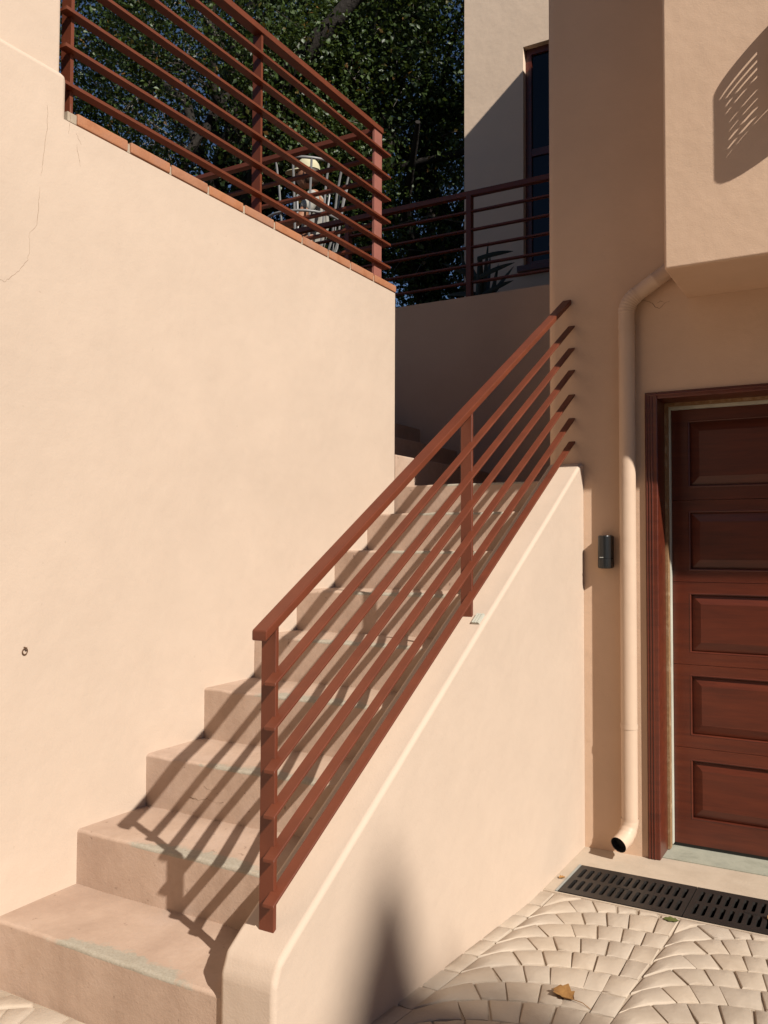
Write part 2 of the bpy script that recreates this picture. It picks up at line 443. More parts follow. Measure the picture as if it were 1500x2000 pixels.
# terracotta coping tiles, one by one
tj = [1.885, 2.113, 2.315, 2.521, 2.738, 2.943, 3.147, 3.359, 3.557, 3.782, 4.017]
mo = MB()
for i in range(len(tj)-1):
    a, b_ = tj[i]+.005, tj[i+1]-.005
    zt = 2.643+rs.uniform(-.002, .003); ox = rs.uniform(-.001, .003)
    obj('coping_tile', MB().box((XA-.20, a, 2.6045), (XA+.003+ox, b_, zt)), M_tile, lw, bevel=.006, seg=2)
    mo.box((XA-.20, tj[i+1]-.007, 2.604), (XA-.002, tj[i+1]+.007, 2.634)) if i < len(tj)-2 else None
mo.box((XA-.2, 1.852, 2.604), (XA-.001, 1.888, 2.634))
obj('mortar_joint', mo, M_mortar, lw)
# hairline cracks
def crack(pts, plane, parent, rad=.0008):
    P_ = []
    for i in range(len(pts)-1):
        for k in range(5):
            a, b_ = Vector(pts[i]), Vector(pts[i+1]); q = a.lerp(b_, k/5)
            P_.append(q+Vector((rs.uniform(-.002, .002), rs.uniform(-.002, .002))))
    P_.append(Vector(pts[-1]))
    if plane == 'X': path = [(XA+.0001, p.x, p.y) for p in P_]
    else: path = [(p.x, YP-.0001, p.y) for p in P_]
    rr = [rad*(.35+.65*math.sin(math.pi*(i+.5)/len(path)))*rs.uniform(.6, 1.2) for i in range(len(path))]
    return obj('crack', MB().tube(path, rr, 4), M_crack, parent)
crack([(1.775, 2.619), (1.775, 2.545), (1.761, 2.426), (1.756, 2.384)], 'X', lw)
crack([(1.752, 2.35), (1.749, 2.294), (1.745, 2.228), (1.718, 2.196)], 'X', lw)
crack([(1.718, 2.196), (1.719, 2.141), (1.714, 2.111), (1.69, 2.078), (1.659, 2.046), (1.635, 2.024), (1.60, 2.03), (1.56, 2.06)], 'X', lw)
crack([(1.889, 2.574), (1.907, 2.546)], 'X', lw, .0008); crack([(1.89, 2.544), (1.897, 2.505), (1.906, 2.475)], 'X', lw, .0008)
crack([(1.865, 2.66), (1.862, 2.60), (1.857, 2.56)], 'X', lw, .0007)
struct(obj('terrace_floor', MB().box((-12, -2.5, 2.30), (XA-.281, 3.749, 2.604)), M_shadefloor), 'terrace floor above the retaining wall')
# ring hook
hk = empty('ring_hook', (XA, 1.73, .936), 'small rusty ring hook screwed into the peach retaining wall', 'hook')
obj('ring', MB().tube([(XA+.0045+.001*math.sin(a), 1.73+.0085*math.cos(a), .930+.0095*math.sin(a)) for a in [2*math.pi*i/16 for i in range(17)]], .0017, 8), M_rust, hk)
obj('shank', MB().tube([(XA-.004, 1.73, .942), (XA+.012, 1.73, .940)], .0024, 8), M_rust, hk)

# ------------------------------------------------------------------ staircase
st = empty('staircase', (XA, SY[0], 0), 'flight of pinkish painted concrete steps with worn grey noses climbing between two peach walls', 'stairs')
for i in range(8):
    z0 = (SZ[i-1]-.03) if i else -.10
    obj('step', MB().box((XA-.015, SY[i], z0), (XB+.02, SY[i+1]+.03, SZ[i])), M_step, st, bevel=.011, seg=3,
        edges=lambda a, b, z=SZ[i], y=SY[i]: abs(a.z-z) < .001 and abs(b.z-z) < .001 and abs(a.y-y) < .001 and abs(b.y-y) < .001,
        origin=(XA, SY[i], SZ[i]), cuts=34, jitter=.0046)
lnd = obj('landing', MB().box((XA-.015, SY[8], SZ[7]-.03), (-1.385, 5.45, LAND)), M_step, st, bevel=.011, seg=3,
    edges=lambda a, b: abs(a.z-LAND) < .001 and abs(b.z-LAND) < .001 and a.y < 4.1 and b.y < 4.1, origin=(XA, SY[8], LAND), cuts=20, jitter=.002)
for i in range(6):
    x1 = XA-.0-.285*i; z1 = LAND+.1685*(i+1)
    obj('step', MB().box((x1-.31, 4.0215, z1-.19), (x1, 5.41, z1)), M_step, st, bevel=.01, seg=2, origin=(x1-2, 4.8, z1))
for pts in ([(-2.03, .405), (-1.99, .400), (-1.95, .408), (-1.915, .402), (-1.87, .410)], [(-1.965, .447), (-1.935, .440), (-1.90, .452)], [(-1.93, .238), (-1.92, .228)]):
    pth = []
    for i in range(len(pts)-1):
        for k in range(4): q = Vector(pts[i]).lerp(Vector(pts[i+1]), k/4); pth.append((q.x+rs.uniform(-.002, .002), SY[2]-.0005, q.y+rs.uniform(-.003, .003)))
    obj('crack', MB().tube(pth, .0008, 4), M_crack, st)

# stair side wall
sw = empty('stair_wall', (XC, SY[0], -.2), 'low sloping peach plastered wall carrying the red stair railing', 'wall')
def ztop(y): return 1.645-.575*(4.014-y)
prof = [(1.630, -.25), (1.630, .235), (1.650, .281), (1.70, ztop(1.70)), (2.3, ztop(2.3)+.004), (2.9, ztop(2.9)+.006), (3.5, ztop(3.5)+.003), (3.995, 1.640), (4.031, 1.648), (4.031, -.25)]
obj('wall_body', MB().prism(prof, 0, XB, XC), M_wall, sw, bevel=.015, seg=4, smooth=50,
    edges=lambda a, b: min(a.z, b.z) > -.3 and not (a.y > 4.0 and b.y > 4.0) and not (abs(a.x-b.x) > .1 and min(a.y, b.y) > 1.66))

# ------------------------------------------------------------------ house
HT = 5.97
hs = empty('house', (0, YP, -.3), 'peach plastered house front with a projecting bay above the garage door', 'house')
poly = [(-1.392, -.4), (-.926, -.4), (-.926, 1.957), (1.72, 1.957), (1.72, -.4), (6, -.4), (6, HT), (-1.392, HT)]
obj('wall', MB().prism(poly, 1, YP, 10), M_house, hs, bevel=.045, seg=4, edges=lambda a, b: a.x < -1.39 and b.x < -1.39 and a.y < YP+.01 and b.y < YP+.01)
bayp = obj('bay', MB().box((-.740, 3.570, 2.372), (4, YP+.2, HT+.3)), M_house, hs, bevel=.012, seg=3, edges=lambda a, b: min(a.y, b.y) < 3.6 or (a.x < -.7 and b.x < -.7))
crack([(-.961, 2.398), (-.917, 2.384), (-.892, 2.371), (-.876, 2.35), (-.853, 2.342), (-.839, 2.362), (-.812, 2.37)], 'Y', hs, .0013)
crack([(-.869, 2.366), (-.855, 2.376), (-.835, 2.368)], 'Y', hs, .001)

an = empty('house_annex', (-2.2, 6.5, 2.9), 'pale plastered house wing behind the terrace with a tall dark window', 'house')
W0, W1, Z0, Z1 = -2.440, -1.75, 3.49, 5.288
wpoly = MB()
AY = 6.5
for a, b_ in (((-2.959, 2.5), (W0, 7.2)), ((W1, 2.5), (-1.393, 7.2)), ((W0, 2.5), (W1, Z0)), ((W0, Z1), (W1, 7.2))):
    wpoly.box((a[0], AY, a[1]), (b_[0], AY+.22, b_[1]))
wpoly.box((-2.958, AY+.22, 2.5), (-1.393, 10, 7.199))
# one outer skin: weld the four pieces of the wall face
obj('wall', wpoly, M_annex, an, smooth=30)
wn = obj('window_frame', MB().box((W0, AY+.055, Z0), (W0+.05, AY+.11, Z1)).box((W1-.05, AY+.055, Z0), (W1, AY+.11, Z1)).box((W0+.05, AY+.055, Z1-.05), (W1-.05, AY+.11, Z1)).box((W0+.05, AY+.055, Z0), (W1-.05, AY+.11, Z0+.05)).box((W0+.05, AY+.06, 4.40), (W1-.05, AY+.105, 4.46)), M_wood, an)
obj('pane', MB().box((W0+.05, AY+.075, Z0+.05), (W1-.05, AY+.085, 4.40)), M_glass, wn)
obj('pane', MB().box((W0+.05, AY+.075, 4.46), (W1-.05, AY+.085, Z1-.05)), M_glass, wn)
obj('window_sill', MB().box((W0-.04, AY-.05, Z0-.055), (W1+.04, AY+.05, Z0-.002)), M_wood, an, bevel=.006)

# wall under the back terrace
bw = obj('terrace_wall', MB().box((-8, 5.40, 1.0), (-1.393, 5.62, 2.966)), M_house, smooth=30)
tag(bw, 'shaded plastered wall behind the landing carrying the far railing', 'wall')
struct(obj('back_terrace', MB().box((-12, 5.621, 1.0), (-1.394, 6.49, 2.90)).box((-12, 6.491, 1.0), (-2.96, 9.6, 2.90)), M_hill), 'paved terrace behind the far railing')
gt = obj('garden_terrace', MB().box((-9, 5.75, 2.902), (-3.85, 9.5, 3.24)), M_hill); struct(gt, 'raised garden terrace under the trees')
hl = MB(); 
hxs = [-60, -30, -16, -9, -3, 5, 30]; hys = [9.55, 12, 18, 30, 60]
hz = {9.55: 2.85, 12: 3.1, 18: 4.2, 30: 6.5, 60: 9}
for i in range(len(hxs)-1):
    for j in range(len(hys)-1):
        hl.add([(hxs[i], hys[j], hz[hys[j]]), (hxs[i+1], hys[j], hz[hys[j]]), (hxs[i+1], hys[j+1], hz[hys[j+1]]), (hxs[i], hys[j+1], hz[hys[j+1]])], [(0, 1, 2, 3)])
struct(obj('hillside', hl, M_hill, smooth=60), 'planted hillside rising behind the terraces')

# ------------------------------------------------------------------ railings
def jit(a): return rs.uniform(-a, a)
# stair railing
RX = -1.255
rl = empty('stair_railing', (RX, 1.7, .3), 'rust red flat bar railing sloping up the low stair wall', 'railing')
obj('handrail', MB().bar((RX-.016, 1.660, 1.046), (RX-.016, YP+.01, 2.446), .044, .026), M_rail, rl, bevel=.004, seg=2)
near = [.922, .816, .714, .607, .505, .399]; far_ = [2.318, 2.211, 2.104, 1.986, 1.872, 1.760]
for a, b_ in zip(near, far_):
    obj('rail', MB().bar((RX, 1.676, a), (RX, YP+.01, b_), 0.0325, .0095), M_rail, rl, bevel=.0015, seg=1)
zr = lambda y: 1.046-.026+(2.446-1.046)*(y-1.648)/(YP+.01-1.648)
for y in (1.708, 2.874):
    obj('post', MB().box((RX-.0675, y, ztop(y)-.03), (RX-.0225, y+.012, zr(y)+.002)), M_rail, rl, bevel=.0015, seg=1)
# small ribbed plate left beside the middle post
pl_ = empty('ribbed_plate', (-1.245, 2.86, 1.02), 'small off white ribbed plate stuck beside the middle stair railing post', 'plate')
sl_ = math.atan(.575)
def slope_box(mb, x0, x1, s0, s1, h0, h1):
    vs = []
    for h in (h0, h1):
        for x, s in ((x0, s0), (x1, s0), (x1, s1), (x0, s1)):
            vs.append((x, 2.862+s*math.cos(sl_)-h*math.sin(sl_), ztop(2.862)+.006+s*math.sin(sl_)+h*math.cos(sl_)))
    mb.add(vs, [(0, 3, 2, 1), (4, 5, 6, 7), (0, 1, 5, 4), (1, 2, 6, 5), (2, 3, 7, 6), (3, 0, 4, 7)]); return mb
obj('plate', slope_box(MB(), -1.262, -1.232, -.03, .028, 0, .006), M_white, pl_)
for k in range(3): obj('rib', slope_box(MB(), -1.261+.010*k, -1.254+.010*k, -.03, .028, .0061, .009), M_white, pl_)

# terrace railing on the retaining wall, turning the corner
TX = -2.260
tr_ = empty('terrace_railing', (TX, 2.9, 2.645), 'rust red flat bar railing on the terracotta coping of the tall wall', 'railing')
obj('handrail', MB().bar((TX-.014, 1.862, 3.487), (TX-.014, 3.956, 3.487), .046, .028), M_rail, tr_, bevel=.003)
obj('handrail', MB().box((-7.0, 3.911, 3.460), (TX-.0605, 3.955, 3.486)), M_rail, tr_, bevel=.003)
tz = [3.363, 3.242, 3.120, 2.998, 2.875, 2.751]
for k, z in enumerate(tz):
    y0 = 1.866 if z > 2.745 else 1.866
    obj('rail', MB().prism([(TX, y0), (TX, 4.012), (TX-.036, 3.976), (TX-.036, y0)], 2, z-.011, z), M_rail, tr_)
    obj('rail', MB().prism([(TX-.0005, 4.0125), (-7.0, 4.0125), (-7.0, 3.9765), (TX-.0365, 3.9765)], 2, z-.011, z), M_rail, tr_)
for y in (1.903, 2.907):
    obj('post', MB().box((TX-.0675, y, 2.640), (TX-.0225, y+.013, 3.460)), M_rail, tr_)
tag(obj('post', MB().box((TX-.035, 3.874, 2.640), (TX-.0225, 3.952, 3.460)), M_faded, tr_), 'faded pinkish corner post')
for x in (-4.35, -5.35, -6.35):
    obj('post', MB().box((x, 3.95, 2.60), (x+.013, 4.0, 3.452)), M_rail, tr_)
# far railing on the wall behind the landing
BY = 5.44
br = empty('far_railing', (-2.4, BY, 2.966), 'shaded rust red flat bar railing on the wall behind the landing', 'railing')
obj('handrail', MB().box((-8, BY, 3.688), (-1.395, BY+.045, 3.722)), M_rail, br)
for z in (3.586, 3.456, 3.334, 3.208, 3.086):
    obj('rail', MB().box((-8, BY+.004, z-.011), (-1.395, BY+.040, z)), M_rail, br)
for x in (-2.462, -3.462, -4.462, -5.462, -6.462):
    obj('post', MB().box((x, BY-.004, 2.962), (x+.036, BY+.046, 3.687)), M_rail, br)

# ------------------------------------------------------------------ downpipe
dp = empty('downpipe', (-.998, 3.99, -.14), 'peach painted round downpipe with crimped elbow fixed to the house wall', 'pipe')
PXc, PYc, PR = -.998, YP-.040, .0365
obj('shaft', MB().tube([(PXc, PYc, .02), (PXc, PYc, .4), (PXc, PYc, 2.325)], PR, 28, cap=False), M_pipe, dp)
path = []; rad = []
cx, cz, R_ = PXc+.10, 2.325, .10
for i in range(31):
    a = math.radians(58)*i/30
    path.append((cx-R_*math.cos(a), PYc, cz+R_*math.sin(a))); rad.append(PR*(1.03 if i % 4 else .98)+.0008)
ex, ez = path[-1][0], path[-1][2]
obj('elbow', MB().tube(path, rad, 28, cap=False), M_pipe, dp, smooth=70)
dx_, dz_ = math.sin(math.radians(58)), math.cos(math.radians(58))
obj('upper_shaft', MB().tube([(ex-dx_*.005, PYc, ez-dz_*.005), (ex+dx_*.095, PYc, ez+dz_*.095), (ex+dx_*.1, PYc, ez+dz_*.1), (ex+dx_*.105, PYc, ez+dz_*.105), (ex+dx_*.23, PYc, ez+dz_*.23)], [PR*.97, PR*.97, PR*1.05, PR*.97, PR*.97], 28), M_pipe, dp, smooth=70)
path = []; rad = []
ux, uy = -.30, -.95
for i in range(13):
    a = math.radians(74)*i/12
    h = .085*(1-math.cos(a)); path.append((PXc+ux*h, PYc+uy*h, .022-.085*math.sin(a))); rad.append(PR*(1.03 if i % 4 else .99)+.0008)
e = Vector(path[-1]); dirv = (Vector(path[-1])-Vector(path[-2])).normalized()
path.append(tuple(e+dirv*.035)); rad.append(PR*1.03)
ob = MB().tube(path, rad, 28, cap=False)
obj('outlet', ob, M_pipe, dp, smooth=70)
tip = Vector(path[-1])
obj('outlet_dark_sleeve', MB().tube([tuple(tip-dirv*.001), tuple(tip-dirv*.05)], PR*.96, 28, cap=False), M_dark, dp)  # near-black sleeve and plug stand in for the darkness inside the pipe
obj('outlet_dark_plug', MB().tube([tuple(tip-dirv*.03), tuple(tip-dirv*.034)], PR*.95, 28), M_dark, dp)
for z in (2.26, .44): 
    obj('strap', MB().tube([(PXc, PYc, z-.012), (PXc, PYc, z+.012)], PR+.0018, 28, cap=False).box((PXc-.012, PYc+PR-.004, z-.011), (PXc+.012, YP+.002, z+.011)), M_pipe, dp)
obj('joint_ring', MB().tube([(PXc, PYc, .018), (PXc, PYc, .028)], PR+.0022, 28, cap=False), M_pipe, dp)

# ------------------------------------------------------------------ black wall lamp
wl = empty('wall_lamp', (-1.105, YP, 1.15), 'small black cylindrical lamp fixed to the house wall beside the downpipe', 'lamp')
LXc, LW = -1.105, .0325
def lampsec(z0, z1, s=1.0):
    prof = []
    for i in range(13):
        a = math.pi*i/12
        prof.append((LXc-LW*s*math.cos(a), YP-.035-.033*s*math.sin(a)))
    prof += [(LXc+LW*s, YP-.004), (LXc-LW*s, YP-.004)]
    return MB().prism(prof[::-1], 2, z0, z1)
obj('body', lampsec(1.198, 1.303), M_black, wl, bevel=.006, seg=2, edges=lambda a, b: a.z > 1.3 and b.z > 1.3)
obj('lower_body', lampsec(1.150, 1.1945), M_black, wl, bevel=.008, seg=2, edges=lambda a, b: a.z < 1.151 and b.z < 1.151)
for z in (1.1735, 1.1640): obj('ring', lampsec(z, z+.003, 1.025), M_black, wl)
obj('neck', lampsec(1.1945, 1.198, .95), M_dark, wl)
obj('indicator', MB().box((LXc-.016, YP-.0692, 1.199), (LXc+.001, YP-.0665, 1.2035)), M_galv, wl)
obj('back_plate', MB().box((LXc-.030, YP-.0045, 1.155), (LXc+.030, YP+.002, 1.298)), M_black, wl)

# ------------------------------------------------------------------ garage door
gd = empty('garage_door', (-.86, 4.2, -.145), 'dark mahogany panelled garage door in a wooden frame below the bay', 'door')
JX0, JX1 = -.925, -.870
fr = obj('frame', MB().box((JX0, YP-.012, -.148), (JX1, 4.212, 1.956)).box((JX1, YP-.012, 1.926), (1.665, 4.212, 1.956)).box((1.665, YP-.012, -.148), (1.72, 4.212, 1.956)), M_wood, gd, bevel=.003, seg=1)
for k, xx in enumerate((-.917, -.905, -.893)):
    obj('frame_bead', MB().tube([(xx, YP-.012, -.147), (xx, YP-.012, 1.944-.004*k)], .0042, 8), M_wood, fr)
obj('head_bead', MB().tube([(-.905, YP-.012, 1.944), (1.70, YP-.012, 1.944)], .0045, 8), M_wood, fr)
obj('stop_strip', MB().box((JX1+.0005, 4.172, -.140), (JX1+.012, 4.2125, 1.925)).box((JX1+.013, 4.172, 1.913), (1.66, 4.2125, 1.9255)), M_palewood, fr)
obj('weather_seal', MB().box((JX1+.0005, 4.213, -.13), (JX1+.017, 4.246, 1.925)).box((JX1+.018, 4.213, 1.900), (1.66, 4.246, 1.9255)), M_white, gd, bevel=.004)
DL, DR_ = -.868, 1.662
DYF = 4.250
zs = [(1.473, 1.915), (1.088, 1.471), (.703, 1.086), (.318, .701), (-.128, .316)]
pz = [(1.535, 1.845), (1.144, 1.418), (.759, 1.033), (.376, .652), (-.009, .261)]
px = []
x = -.776; pw = .5325
for k in range(4): px.append((x, x+pw)); x += pw+.074
for (z0, z1), (p0, p1) in zip(zs, pz):
    mb = MB()
    mb.box((DL, DYF+.016, z0), (DR_, DYF+.05, z1))
    mb.box((DL, DYF, z0), (DR_, DYF+.0155, p0)); mb.box((DL, DYF, p1), (DR_, DYF+.0155, z1))
    xl = DL
    for a, b_ in px:
        mb.box((xl, DYF+.0004, p0), (a, DYF+.0155, p1)); xl = b_
    mb.box((xl, DYF+.0004, p0), (DR_, DYF+.0155, p1))
    so_ = obj('section', mb, M_wood, gd, smooth=20)
    for a, b_ in px:
        i0, i1 = .009, .048
        o_ = [(a+i0, p0+i0), (b_-i0, p0+i0), (b_-i0, p1-i0), (a+i0, p1-i0)]; i_ = [(a+i1, p0+i1), (b_-i1, p0+i1), (b_-i1, p1-i1), (a+i1, p1-i1)]
        vs = [(x, DYF+.0158, z) for x, z in o_]+[(x, DYF+.0135, z) for x, z in o_]+[(x, DYF+.002, z) for x, z in i_]
        pn = obj('panel', MB().add(vs, [(0, 1, 5, 4), (1, 2, 6, 5), (2, 3, 7, 6), (3, 0, 4, 7), (4, 5, 9, 8), (5, 6, 10, 9), (6, 7, 11, 10), (7, 4, 8, 11), (8, 9, 10, 11)]), M_wood, so_, smooth=5)
        # moulding round the panel
        for q0, q1 in (((a, p0), (b_, p0)), ((b_, p0), (b_, p1)), ((b_, p1), (a, p1)), ((a, p1), (a, p0))):
            obj('moulding', MB().tube([(q0[0], DYF+.004, q0[1]), (q1[0], DYF+.004, q1[1])], .0055, 8), M_wood, so_)
obj('bottom_seal', MB().box((DL, DYF+.006, -.1445), (DR_, DYF+.045, -.1285)), M_black, gd)

# ------------------------------------------------------------------ louvred wall sconce on the bay (its shadow falls on the bay face)
sco = empty('wall_sconce', (-.19, 3.57, 3.0), 'louvred half round metal sconce on the front of the bay', 'lamp')
def sconce():
    mb = MB(); Xc, Wd, D = -.185, .125, .150; n = 22
    def pt(a, z, s=1.0, off=0):
        return (Xc-Wd*s*math.cos(a), 3.57-.001-D*s*math.sin(a)+off, z)
    def band(a0, a1, z0, z1, nn=8):
        for i in range(nn):
            p, q = a0+(a1-a0)*i/nn, a0+(a1-a0)*(i+1)/nn
            s0 = .80+.20*min(1, 9+z0); s1 = .80+.20*min(1, 9+z1)
            vs = [pt(p, z0, s0), pt(q, z0, s0), pt(q, z1, s1), pt(p, z1, s1)]
            vi = [(x, y+.004, z) for x, y, z in vs]
            mb.add(vs+vi, [(0, 1, 2, 3), (7, 6, 5, 4), (0, 4, 5, 1), (3, 2, 6, 7), (1, 5, 6, 2), (0, 3, 7, 4)])
    PI_ = math.pi
    left = [(2.985, 2.996), (3.015, 3.026), (3.05, 3.056), (3.085, 3.091), (3.135, 3.143), (3.165, 3.175), (3.195, 3.205), (3.225, 3.237)]
    right = [(2.985+.034*k, 3.012+.034*k) for k in range(9)]
    def side(slots, a0, a1, g0, g1):
        zc = 2.968
        for z0, z1 in slots:
            band(a0, a1, zc, z0, 10)
            if g0 > a0: band(a0, g0, z0, z1, 3)
            if g1 < a1: band(g1, a1, z0, z1, 3)
            zc = z1
        band(a0, a1, zc, 3.292, 10)
    side(left, 0, PI_/2, .22, 1.15); side(right, PI_/2, PI_, PI_/2+.12, PI_-.1)
    return mb
obj('shade', sconce(), M_rust, sco, smooth=30)
bt = MB(); ring_ = [(-.185-.122*math.cos(math.pi*i/16), 3.568-.146*math.sin(math.pi*i/16)) for i in range(17)]
bt.prism(ring_[::-1], 2, 2.956, 2.967); obj('base_plate', bt, M_rust, sco)
obj('back_plate', MB().box((-.27, 3.563, 2.97), (-.10, 3.571, 3.10)), M_rust, sco)

# ------------------------------------------------------------------ fallen leaves
def fallen_leaf(name, c, size, yaw, tilt, mat, label, stem=.0, curl=.25):
    e_ = empty(name, c, label, 'leaf')
    R3 = Matrix.Rotation(yaw, 3, 'Z') @ Matrix.Rotation(tilt, 3, 'X')
    n = 9; vs = []; fs = []
    for i in range(n):
        s = i/(n-1); wdt = .36*math.sin(math.pi*min(1, s*.93+.05))**.8*(1+.25*math.sin(s*19))
        for k in (-1, -.5, 0, .5, 1):
            p = Vector(((s-.5), wdt*k, curl*(abs(k)**1.5)*wdt*1.6+.12*curl*math.sin(s*7)+.06*curl*math.sin(k*5+s*9)))*size
            p = R3 @ p; vs.append(Vector(c)+p)
    for i in range(n-1):
        for k in range(4): a = i*5+k; fs.append((a, a+1, a+6, a+5))
    mn = min(v.z for v in vs); vs = [v-Vector((0, 0, mn-c[2]-.0008)) for v in vs]
    vs2 = vs+[v+Vector((0, 0, .0006)) for v in vs]; k0 = len(vs)
    obj('blade', MB().add(vs2, fs+[tuple(i+k0 for i in f)[::-1] for f in fs]), mat, e_, smooth=80)
    if stem:
        a = vs[(n-1)*5+2]; d = R3 @ Vector((1, .12, 0)); d.z = 0
        obj('stem', MB().tube([a, a+d*stem*.5+Vector((0, .002, .002)), Vector((a.x+d.x*stem, a.y+d.y*stem, c[2]+.002))], .0011, 5), mat, e_)
fallen_leaf('dry_leaf', (-.835, 2.545, zg(2.545)+.002), .08, -.45, .05, M_dryleaf, 'curled brown leaf with a stem lying on the paving stones', .06, .28)
fallen_leaf('small_dry_leaf', (-1.185, 3.60, -.1475), .03, 1.0, .1, M_dryleaf, 'tiny brown leaf between the drain and the stair wall', 0, .3)
fallen_leaf('green_leaf', (-.70, 3.405, -.146), .055, .1, .0, M_greenleaf, 'flat green leaf beside the drain on the paving', 0, .05)
fallen_leaf('step_leaf', (XA+.035, 3.46, SZ[6]+.002), .05, .4, .3, M_dryleaf, 'crumpled brown leaf against the wall on an upper step', 0, .6)
fallen_leaf('grate_leaf', (-.372, 3.60, -.1445), .04, .9, .2, M_dryleaf, 'small brown leaf lying on the slotted drain', 0, .4)

# ------------------------------------------------------------------ trees
def leaves_mesh(name, cen, nrm, size, mat, parent, origin):
    n = len(cen)
    nrm = nrm/np.linalg.norm(nrm, axis=1, keepdims=True)
    t_ = rng.normal(size=(n, 3)); t_ -= nrm*np.sum(t_*nrm, 1, keepdims=True); t_ /= np.linalg.norm(t_, axis=1, keepdims=True)
    b_ = np.cross(nrm, t_); L = size[:, None]
    wd = L*rng.uniform(.28, .42, (n, 1)); fold = L*rng.uniform(.05, .2, (n, 1))
    v = np.stack([cen-t_*L*.5, cen+b_*wd+nrm*fold-t_*L*.05, cen+t_*L*.5+nrm*L*rng.uniform(-.15, .1, (n, 1)), cen-b_*wd+nrm*fold-t_*L*.05], 1).reshape(-1, 3)-np.array(origin)
    idx = np.arange(n)[:, None]*4
    f = np.concatenate([idx+np.array([[0, 1, 2]]), idx+np.array([[0, 2, 3]])], 1).reshape(-1)
    me = bpy.data.meshes.new(name); me.vertices.add(n*4); me.vertices.foreach_set('co', v.ravel())
    nf = n*2; me.loops.add(nf*3); me.loops.foreach_set('vertex_index', f.astype(np.int32))
    me.polygons.add(nf); me.polygons.foreach_set('loop_start', np.arange(0, nf*3, 3, dtype=np.int32))
    me.update(calc_edges=True); me.validate(); me.materials.append(mat)
    o = bpy.data.objects.new(name, me); sc.collection.objects.link(o); place(o, origin, parent); return o
def branch_path(a, b, wob, n=7):
    a, b = Vector(a), Vector(b); L = (b-a).length; P_ = []
    for i in range(n):
        s = i/(n-1); q = a.lerp(b, s)+Vector((rs.uniform(-1, 1), rs.uniform(-1, 1), rs.uniform(-.4, .8)))*wob*L*math.sin(math.pi*s)
        P_.append(q)
    return P_
def tree(name, label, base, crown_c, crown_r, nclump, per, leaf, mat, trunk_r, hollow=.55, extra=(), group='trees behind the terrace'):
    e_ = empty(name, base, label, 'tree', group)
    c = np.array(crown_c); r = np.array(crown_r)
    # clumps fill an uneven ellipsoid, denser towards the outside
    d = rng.normal(size=(nclump, 3)); d /= np.linalg.norm(d, axis=1, keepdims=True)
    rad_ = (hollow+(1-hollow)*rng.random(nclump)**.6)
    lump = np.array([.84+.30*noise.noise(Vector(x)*1.7+Vector(base)) for x in d])
    cl = c+d*(rad_*lump)[:, None]*r
    keep = np.array([noise.noise(Vector(q)*.55+Vector((3.1, 7.7, 1.3))) > -.09 for q in cl]); cl = cl[keep]; nclump = len(cl)
    # trunk and limbs
    tb = MB(); top = Vector(crown_c)+Vector((0, 0, crown_r[2]*.25))
    tp = branch_path(base, top, .05, 9); tb.tube(tp, [trunk_r*(1-.75*i/8) for i in range(9)], 10)
    obj('trunk', tb, M_bark, e_, smooth=60)
    lb = MB(); tips = []
    for k in range(16):
        s = rs.uniform(.25, .95); a = tp[int(s*8)]; q = Vector(cl[rs.randrange(nclump)])
        P_ = branch_path(a, q, .10, 7); rr = trunk_r*rs.uniform(.28, .5)
        lb.tube(P_, [rr*(1-.85*i/6) for i in range(7)], 7); tips += P_[2:]
    obj('limb', lb, M_bark, e_, smooth=60)
    for pth, ra, rb in extra:
        P_ = [Vector(p) for p in pth]; Q = []
        for i in range(len(P_)-1):
            for k in range(4): Q.append(P_[i].lerp(P_[i+1], k/4)+Vector((rs.uniform(-.04, .04), rs.uniform(-.04, .04), rs.uniform(-.04, .04))))
        Q.append(P_[-1]); obj('limb', MB().tube(Q, [ra+(rb-ra)*i/(len(Q)-1) for i in range(len(Q))], 10), M_bark, e_, smooth=60)
    tw = MB()
    for q in cl[::2]:
        q = Vector(q); a = min(tips, key=lambda p: (p-q).length_squared); 
        tw.tube(branch_path(a, q, .12, 4), [.012, .009, .006, .003], 4, cap=False)
        for _ in range(3):
            dd = Vector((rs.gauss(0, 1), rs.gauss(0, 1), rs.gauss(0, .7))).normalized()*rs.uniform(.2, .5)
            tw.tube([q, q+dd*.5+Vector((0, 0, .03)), q+dd], [.005, .0035, .002], 3, cap=False)
    to = obj('twig', tw, M_twig, e_, smooth=60); to['kind'] = 'stuff'
    # leaves
    n = nclump*per
    sp = rng.uniform(.16, .42, nclump)
    ci = np.repeat(np.arange(nclump), per)
    off = rng.normal(size=(n, 3))*np.array([1, 1, .75]); 
    cen = cl[ci]+off*sp[ci][:, None]
    nr = rng.normal(size=(n, 3))+np.array([0, 0, .8])+.5*(cen-c)/r
    o = leaves_mesh('crown', cen, nr, rng.uniform(leaf*.6, leaf*1.35, n), mat, e_, tuple(crown_c)); o['kind'] = 'stuff'
    return e_
tree('oak_tree', 'large dark evergreen tree with a thick leaning limb behind the terrace railing', (-8.6, 9.9, 2.9), (-8.0, 9.6, 7.6), (4.2, 3.4, 4.3), 800, 240, .060, M_leaf, .30, extra=(([(-8.5, 9.7, 4.5), (-7.3, 8.9, 5.5), (-6.0, 8.15, 6.85), (-5.2, 8.35, 7.6), (-4.1, 9.0, 8.9)], .17, .07), ([(-7.3, 8.9, 5.5), (-7.0, 8.6, 6.8), (-7.6, 8.5, 8.2)], .09, .04)))
tree('evergreen_tree', 'dense glossy leaved tree behind the seated person', (-5.7, 11.4, 3.0), (-5.5, 11.0, 7.6), (3.6, 2.8, 4.8), 800, 240, .060, M_leaf, .24, extra=(([(-5.6, 11.0, 4.5), (-5.2, 9.6, 5.6), (-4.6, 8.8, 6.2)], .09, .03),))
